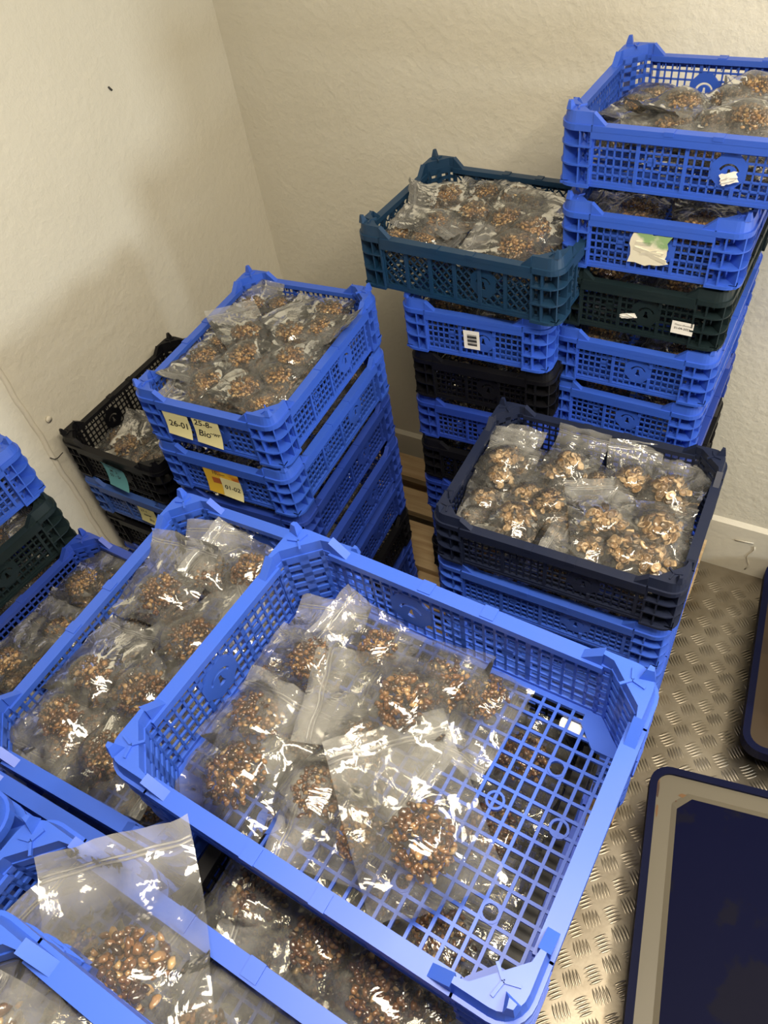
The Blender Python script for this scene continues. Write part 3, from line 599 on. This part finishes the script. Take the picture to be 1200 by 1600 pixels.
ROWN = {1: ('only',), 2: ('back', 'front'), 3: ('back', 'middle', 'front'), 4: ('back', 'second', 'third', 'front'), 5: ('back', 'second', 'middle', 'fourth', 'front')}
for key, rows in BAGS.items():
    cx, cy, rz, yaw, ls = CRATES[key]; ca, sa = math.cos(R(yaw)), math.sin(R(yaw))
    loc = [(ca * (x - cx) + sa * (y - cy), -sa * (x - cx) + ca * (y - cy)) for x, y, *_ in rows]
    nr = max(1, min(5, round(len(rows) / 4))); order = sorted(range(len(rows)), key=lambda i: -loc[i][1]); per = math.ceil(len(rows) / nr)
    for ri in range(nr):
        mem = sorted(order[ri * per:(ri + 1) * per], key=lambda i: loc[i][0])
        for ci, i in enumerate(mem):
            x, y, z, ang, size = rows[i]; md = MODES.get((key, i), 'flats' if key == 'N' else 'flat')
            pre = {'u': 'bag with upright flap', 'c': 'bag with curled flap', 'f': 'clear bag'}[md[0]]
            lab = '%s, %s, %s row, %s' % (pre, ORD[ci], ROWN[nr][ri], NAMES[key]) if nr > 1 else '%s of mushrooms, %s in the %s' % (pre, ORD[ci], NAMES[key])
            rn = random.Random(key + str(i))
            if (key, i) != ('E', 0): x, y, ang = contain(key, x, y, ang, size, md)
            bag((x, y, z - 0.008), ang, size, md, lab, 'bags in the ' + NAMES[key], (rn.uniform(-9, 9), rn.uniform(-9, 9)), key in 'KTM1CJ')
# lower layers, and the bags glimpsed through the gaps and lattices of the stacks
FB, LR = {2: ('front', 'back'), 3: ('front', 'middle', 'back'), 4: ('front', 'second', 'third', 'back'), 1: ('front',)}, {2: ('left', 'right'), 3: ('left', 'centre', 'right'), 4: ('far left', 'centre left', 'centre right', 'far right')}
PLACE = {(i, j): [FB[j][q] + ' row, ' + LR[i][p] for q in range(j) for p in range(i)] for i in (2, 3, 4) for j in (1, 2, 3, 4)}
def fill(key, name, zd, n=(3, 2), size=1.0, slices=False, jit=0.012, keep=None):
    cx, cy, rz, yaw, ls = CRATES[key]; hx, hy = (0.2, 0.15) if ls == 'L' else (0.15, 0.2); ca, sa = math.cos(R(yaw)), math.sin(R(yaw))
    nx, ny = n if ls == 'L' else n[::-1]; rn = random.Random(key)
    for i in range(nx):
        for j in range(ny):
            u = -hx + 0.012 + (2 * hx - 0.024) * (i + 0.5) / nx + rn.uniform(-jit, jit); v = -hy + 0.012 + (2 * hy - 0.024) * (j + 0.5) / ny + rn.uniform(-jit, jit)
            if keep and not keep(u, v): continue
            a = rn.choice((0, 90, 180, 270)) + rn.uniform(-25, 25); sz = size * rn.uniform(0.95, 1.15)
            bx_, by_, a = contain(key, cx + ca * u - sa * v - 0.018 * math.cos(R(a)), cy + sa * u + ca * v - 0.018 * math.sin(R(a)), a, sz, 'flat')
            bag((bx_, by_, rz - zd + rn.uniform(-0.006, 0.006)), a, sz,
                'flats' if slices else 'flat', 'bag in the %s, %s' % (name, PLACE[(nx, ny)][j * nx + i]), 'bags glimpsed inside the ' + name, (rn.uniform(-8, 8), rn.uniform(-8, 8)), key[0] in 'KTMLJ')
for k, nm in (('N', 'lower layer of the navy crate'), ('K', 'lower layer of the two-note crate'), ('T', 'lower layer of the teal crate'), ('M1', 'lower layer of the topmost right crate'), ('B', 'lower layer of the full blue crate')):
    fill(k, nm, 0.062, slices=k == 'N', size=1.1)
fill('C', 'lower layer of the deep blue left crate', 0.062, size=1.1)
fill('J', 'lower layer of the black blue-note crate', 0.068, (2, 2), size=1.1)
fill('D', 'lower black crate under the half-empty one', 0.030, (4, 3), size=1.1)
fill('E', 'nearest blue crate', 0.060, (3, 2), size=1.1, keep=lambda u, v: v > 0)
for k, nm in (('K2', 'second crate of the yellow-note stack'), ('K3', 'third crate of the yellow-note stack'), ('K4', 'fourth crate of the yellow-note stack'), ('K5', 'fifth crate of the yellow-note stack'),
              ('L2', 'barcode-label crate'), ('L3', 'black crate under the barcode-label crate'), ('L4', 'crate with the small grey tag'), ('M2', 'crate with the torn green label'), ('M3', 'dark green crate'),
              ('M4', 'blue crate right under the dark green one'), ('M5', 'second blue crate below the dark green one'), ('N2', 'blue crate under the navy crate'), ('G3', 'dark crate at the left edge')):
    fill(k, nm, 0.036, size=1.15)
for k, nm in (('L5', 'black diamond-lattice crate'), ('K6', 'black crate of the yellow-note stack'), ('M6', 'deep blue crate behind the navy crate'), ('J2', 'dusty blue crate by the left wall'), ('G1', 'topmost crate at the left edge'), ('G2', 'dark green crate at the left edge')):
    fill(k, nm, 0.040, (2, 2), size=1.25)

# ------------------------------------------------------------------ notes and labels stuck to the crates
def on_front(key, u, z, lift=0.0022, side='F'):
    lift -= 0.0035
    """matrix of a sheet on a crate's camera-facing wall: x right, y up, z outward"""
    cx, cy, rz, yaw, ls = CRATES[key]; hx, hy = (0.2, 0.15) if ls == 'L' else (0.15, 0.2)
    ux, uy = Vector((math.cos(R(yaw)), math.sin(R(yaw)), 0)), Vector((-math.sin(R(yaw)), math.cos(R(yaw)), 0))
    if side == 'F': x_, n_, d = ux, -uy, hy
    else: x_, n_, d = -uy, -ux, hx                              # the wall at the crate's left, seen from outside
    p = Vector((cx, cy, rz - HR + z)) + x_ * u + n_ * (d + lift)
    return Matrix(((x_.x, 0, n_.x, p.x), (x_.y, 0, n_.y, p.y), (0, 1, 0, p.z), (0, 0, 0, 1)))
def sheet(w_, h_, curl=0.006, curl_top=0.0, outline=None, rag=0.0, seed=1):
    mb = MB(); n = 9; rn = random.Random(seed); th = 0.0003
    if outline == 'torn':
        pts = []
        for k in range(26):
            a = 2 * math.pi * k / 26; c_, s_ = math.cos(a), math.sin(a); q = 1 / max(abs(c_), abs(s_))
            pts.append((c_ * q * w_ / 2 * rn.uniform(0.80, 1.05), s_ * q * h_ / 2 * rn.uniform(0.80, 1.05)))
        mb.prism(pts, 0, th * 2)
        for k in range(6):
            x, y = rn.uniform(-.3, .3) * w_, rn.uniform(-.3, .3) * h_; mb.obox((x, y, 0.001), (w_ * 0.2, 0.004 * rn.uniform(-1, 1), 0.0004), (0.001, h_ * 0.06, 0.0005), (0, 0, 0.0006))
    else:
        vs = []
        for k in (0, 1):
            for j in range(n + 1):
                t = j / n; zz = curl * max(0, 0.6 - t) ** 2 / 0.36 + curl_top * max(0, t - 0.75) ** 2 / 0.0625
                for i in range(n + 1): vs.append(((i / n - 0.5) * w_, (t - 0.5) * h_, zz * (0.6 + 0.4 * i / n) + k * th))
        N_ = (n + 1) ** 2
        q = [(j * (n + 1) + i, j * (n + 1) + i + 1, (j + 1) * (n + 1) + i + 1, (j + 1) * (n + 1) + i) for j in range(n) for i in range(n)]
        mb.add(vs, [f[::-1] for f in q] + [tuple(i + N_ for i in f) for f in q])
    return mb
def note(name, key, u, z, w_, h_, m, label, cat, lines=(), rot=0, side='F', lift=0.0022, **kw):
    o = link(name, sheet(w_, h_, **kw).mesh(name, M[m]))
    o.matrix_world = on_front(key, u, z, lift, side) @ Matrix.Rotation(R(rot), 4, 'Z'); tag(o, label, cat)
    for txt, x, y, size, ink, sh in lines:
        me = text_mesh(txt, size, sh); c = kw.get('curl', 0.006)
        for v in me.vertices:
            v.co.x += x; v.co.y += y; t = v.co.y / h_ + 0.5
            v.co.z = c * max(0, 0.6 - t) ** 2 / 0.36 * (0.6 + 0.4 * (v.co.x / w_ + 0.5)) + 0.0007
        me.materials.append(M[ink]); link('writing', me, o)
    return o
def bars(o, rects, m='ink', name='print', z=0.0008):
    mb = MB()
    for x, y, a, b in rects: mb.box(x - a / 2, x + a / 2, y - b / 2, y + b / 2, z - 0.0002, z)
    link(name, mb.mesh(name, M[m]), o)
note('sticky_note', 'K', -0.062, 0.050, 0.054, 0.050, 'paleyellow', 'pale yellow note reading 26-01 on the front of the two-note crate', 'note', (('26-01', 0.002, 0.0, 0.019, 'ink', 0.1),), rot=-1)
note('sticky_note', 'K', 0.002, 0.049, 0.056, 0.056, 'paleyellow', 'pale yellow note reading Bio, right of the 26-01 note', 'note', (('25-8-', -0.006, 0.017, 0.018, 'ink', 0.2), ('Bio', -0.009, -0.006, 0.020, 'ink', 0.2), ('~wr', 0.014, -0.001, 0.013, 'ink', 0.3)), rot=-2)
s = note('printed_sticker', 'K2', -0.006, 0.046, 0.078, 0.062, 'orange', 'yellow and orange printed sticker on the second crate of the yellow-note stack', 'sticker', (('10, ---', -0.006, 0.022, 0.012, 'ink', 0.1),), rot=-1)
bars(s, ((-0.012, -0.002, 0.024, 0.022),), 'redink')
note('sticky_note', 'K2', 0.013, 0.038, 0.045, 0.046, 'paleyellow', 'pale yellow note reading 01-02 stuck over the orange sticker', 'note', (('01-02', 0.0, 0.0, 0.015, 'ink', 0.1),), rot=-2, lift=0.0042)
s = note('printed_sticker', 'K3', -0.015, 0.056, 0.060, 0.050, 'yellow', 'dim yellow sticker on the third crate behind the foreground post', 'sticker', ())
note('sticky_note', 'K3', 0.008, 0.050, 0.048, 0.046, 'paleyellow', 'pale yellow note reading 02-02 on the third crate down', 'note', (('02-02', 0.003, -0.004, 0.014, 'ink', 0.1),), rot=-2, lift=0.004)
note('sticky_note', 'J', 0.005, 0.046, 0.060, 0.070, 'bluenote', 'light blue note with three handwritten lines on the black crate', 'note', (('+ o', -0.008, 0.022, 0.012, 'ink', 0.1), ('M  2', -0.004, 0.010, 0.012, 'ink', 0.1), ('S5 - Sr', -0.004, -0.004, 0.012, 'ink', 0.1)), rot=-2, curl=0.010, lift=0.004, curl_top=0.006)
note('sticky_note', 'J2', 0.040, 0.050, 0.050, 0.046, 'yellow', 'small yellow note with three scribbled lines on the dusty blue crate', 'note', (('27-1', -0.008, 0.012, 0.011, 'ink', 0.1), ('sww', -0.002, 0.0, 0.012, 'ink', 0.1), ('Bio', 0.008, -0.012, 0.011, 'ink', 0.1)), rot=-2)
s = note('barcode_label', 'L2', -0.002, 0.048, 0.032, 0.040, 'white', 'white barcode label on the blue crate under the teal one', 'label', (), rot=2, curl=0.001)
bars(s, [(0.001, 0.011 - k * 0.0028, 0.019, 0.0008 + 0.0010 * (k * 7 % 3)) for k in range(9)], 'ink', 'barcode')
s = note('grey_tag', 'L4', 0.055, 0.055, 0.030, 0.028, 'white', 'small greyish tag on the crate behind the navy crate post', 'label', (), rot=-4, curl=0.002)
bars(s, [(0, 0.006 - 0.006 * k, 0.020, 0.0012) for k in range(3)], 'greyink')
note('torn_label', 'M2', 0.004, 0.050, 0.064, 0.058, 'torn', 'torn crumpled white and green label on the second right-hand crate', 'label', outline='torn', seed=4)
note('torn_label', 'M1', 0.058, 0.040, 0.026, 0.018, 'white', 'white torn paper scrap on the emblem of the topmost right-hand crate', 'label', outline='torn', seed=9, rot=20, lift=0.001)
note('torn_label', 'M3', -0.010, 0.040, 0.030, 0.010, 'white', 'small torn white paper strip on the dark green crate', 'label', outline='torn', seed=12, rot=14)
note('date_label', 'M3', 0.083, 0.036, 0.036, 0.024, 'white', 'white printed date label on the dark green crate', 'label', (('Please allocate', 0, 0.006, 0.0045, 'greyink', 0), ('31-04-2023', 0, -0.001, 0.0058, 'ink', 0)), rot=-1, curl=0.0005)
note('white_label', 'A', -0.045, 0.058, 0.055, 0.040, 'white', 'white label seen through the left lattice of the half-empty crate', 'label', side='L', lift=0.001, curl=0.0005)
mb = MB(); mb.prism([(0.024 * math.copysign(abs(math.cos(R(a))) ** 0.6, math.cos(R(a))), 0.0105 * math.copysign(abs(math.sin(R(a))) ** 0.6, math.sin(R(a)))) for a in range(0, 360, 15)], 0, 0.0005)
o = link('white_label', mb.mesh('white_label', M['white'])); o.location = (-0.062, 0.338, 1.1765); o.rotation_euler = (0, 0, R(4)); tag(o, 'white rounded label lying under the grid floor of the half-empty crate', 'label')

# ------------------------------------------------------------------ trolleys on the floor
def rr_poly(x0, x1, y0, y1, r, n=6):
    p = []
    for cx, cy, a0 in ((x1 - r, y1 - r, 0), (x0 + r, y1 - r, 90), (x0 + r, y0 + r, 180), (x1 - r, y0 + r, 270)):
        p += [(cx + r * math.cos(R(a0 + 90 * k / n)), cy + r * math.sin(R(a0 + 90 * k / n))) for k in range(n + 1)]
    return p
def ring(outer, inner, z0, z1):
    mb = MB(); n = len(outer)
    mb.add([(x, y, z) for z in (z0, z1) for x, y in outer + inner],
           [f for i in range(n) for f in ((i, (i + 1) % n, 2 * n + (i + 1) % n, 2 * n + i), (n + i, 3 * n + i, 3 * n + (i + 1) % n, n + (i + 1) % n),
                                          (2 * n + i, 2 * n + (i + 1) % n, 3 * n + (i + 1) % n, 3 * n + i), (i, n + i, n + (i + 1) % n, (i + 1) % n))])
    return mb
def trolley(loc, rz, w_, l_, label, zt, recess):
    """a flat platform trolley; its own corner (0, 0) is the back-left one, x right, y backwards"""
    t = tag(empty('platform_trolley', loc, R(rz)), label, 'trolley')
    out, mid = rr_poly(0, w_, -l_, 0, 0.045), rr_poly(0.016, w_ - 0.016, -l_ + 0.016, -0.016, 0.032)
    b = ring(out, mid, zt - 0.030, zt + 0.004).mesh('bumper', M['bumper']); link('bumper', b, t)
    c = 0.030; x0, x1, y0, y1 = 0.062, w_ - 0.062, -l_ + 0.062, -0.062
    inn = [(x1, y1 - c), (x1 - c, y1), (x0 + c, y1), (x0, y1 - c), (x0, y0 + c), (x0 + c, y0), (x1 - c, y0), (x1, y0 + c)]
    mb = MB(); mb.prism(mid, zt - 0.020, zt - 0.004); link('deck_frame', mb.mesh('deck_frame', M['cream'] if not recess else M['card']), t)
    mb = MB(); mb.prism(inn, zt - 0.0038, zt - 0.0005 if not recess else zt - 0.003); link('deck_mat', mb.mesh('deck_mat', M['navymat'] if not recess else M['card']), t)
    if not recess:
        bev = MB(); inn2 = [((x - w_ / 2) * 1.045 + w_ / 2, (y + l_ / 2) * 1.03 - l_ / 2) for x, y in inn]
        n = len(inn); bev.add([(x, y, zt - 0.0005) for x, y in inn] + [(x, y, zt - 0.0039) for x, y in inn2], [(i, (i + 1) % n, n + (i + 1) % n, n + i) for i in range(n)])
        link('deck_bevel', bev.mesh('deck_bevel', M['cream']), t)
        for (x, y, a, bb_, an) in ((0.0195, -0.055, 0.003, 0.028, 4), (0.021, -0.105, 0.003, 0.018, -4), (0.075, -0.058, 0.013, 0.005, 40), (0.060, -0.078, 0.003, 0.006, 10), (0.175, -0.053, 0.005, 0.002, 0)):
            rn = random.Random(int(x * 1e4)); mb = MB()
            pts = [(x + a * math.cos(k * math.pi / 5) * rn.uniform(.6, 1.2), y + bb_ * math.sin(k * math.pi / 5) * rn.uniform(.7, 1.1)) for k in range(10)]
            mb.prism(pts, zt - 0.0042, zt - 0.0034); link('rust_spot', mb.mesh('rust_spot', M['rust']), t)
    for x in (0.10, w_ - 0.10):
        for y in (-0.12, -l_ + 0.12):
            mb = MB(); r = (zt - 0.035) / 2 * 0.9
            mb.tube([(x - 0.014, y, r), (x + 0.014, y, r)], r, 16); wheel = link('wheel', mb.mesh('wheel', M['bumper']), t)
            mb = MB(); mb.box(x - 0.022, x - 0.018, y - 0.02, y + 0.02, r, zt - 0.020); mb.box(x + 0.018, x + 0.022, y - 0.02, y + 0.02, r, zt - 0.020); mb.box(x - 0.022, x + 0.022, y - 0.02, y + 0.02, zt - 0.024, zt - 0.020)
            link('wheel_fork', mb.mesh('wheel_fork', M['tread']), t)
    return t
trolley((0.010, 0.835, 0), 10.0, 0.62, 0.92, 'navy rimmed platform trolley with beige edge, bottom right', 0.12, False)
t2 = trolley((0.130, 1.535, 0), 4.8, 0.52, 0.58, 'navy rimmed trolley carrying brown cardboard at the right edge', 0.12, True)
mb = MB(); mb.box(-0.20, 0.20, -0.19, 0.19, 0, 0.05)
bx = tag(empty('cardboard_box', (0.415, 1.255, 0.1195), R(4.8)), 'flat brown cardboard box lying on the right-hand trolley', 'box')
mb = MB(); mb.box(-0.20, 0.20, -0.18, 0.18, 0, 0.055); link('carton', mb.mesh('carton', M['card']), bx)
for sy in (-1, 1):
    mb = MB(); mb.obox((0, sy * 0.09, 0.0565), (0.199, 0, 0), (0, 0.088, 0.0008), (0, 0, 0.0012)); link('flap', mb.mesh('flap', M['card']), bx)
# dark wire tie poking out beside the black crate
mb = MB(); mb.tube([(-1.352, .668, .80), (-1.358, .655, .793), (-1.366, .650, .790), (-1.372, .645, .797)], 0.0012, 6)
tag(link('wire_tie', mb.mesh('wire_tie', M['dark'])), 'short dark wire tie poking out by the black crate corner', 'wire')
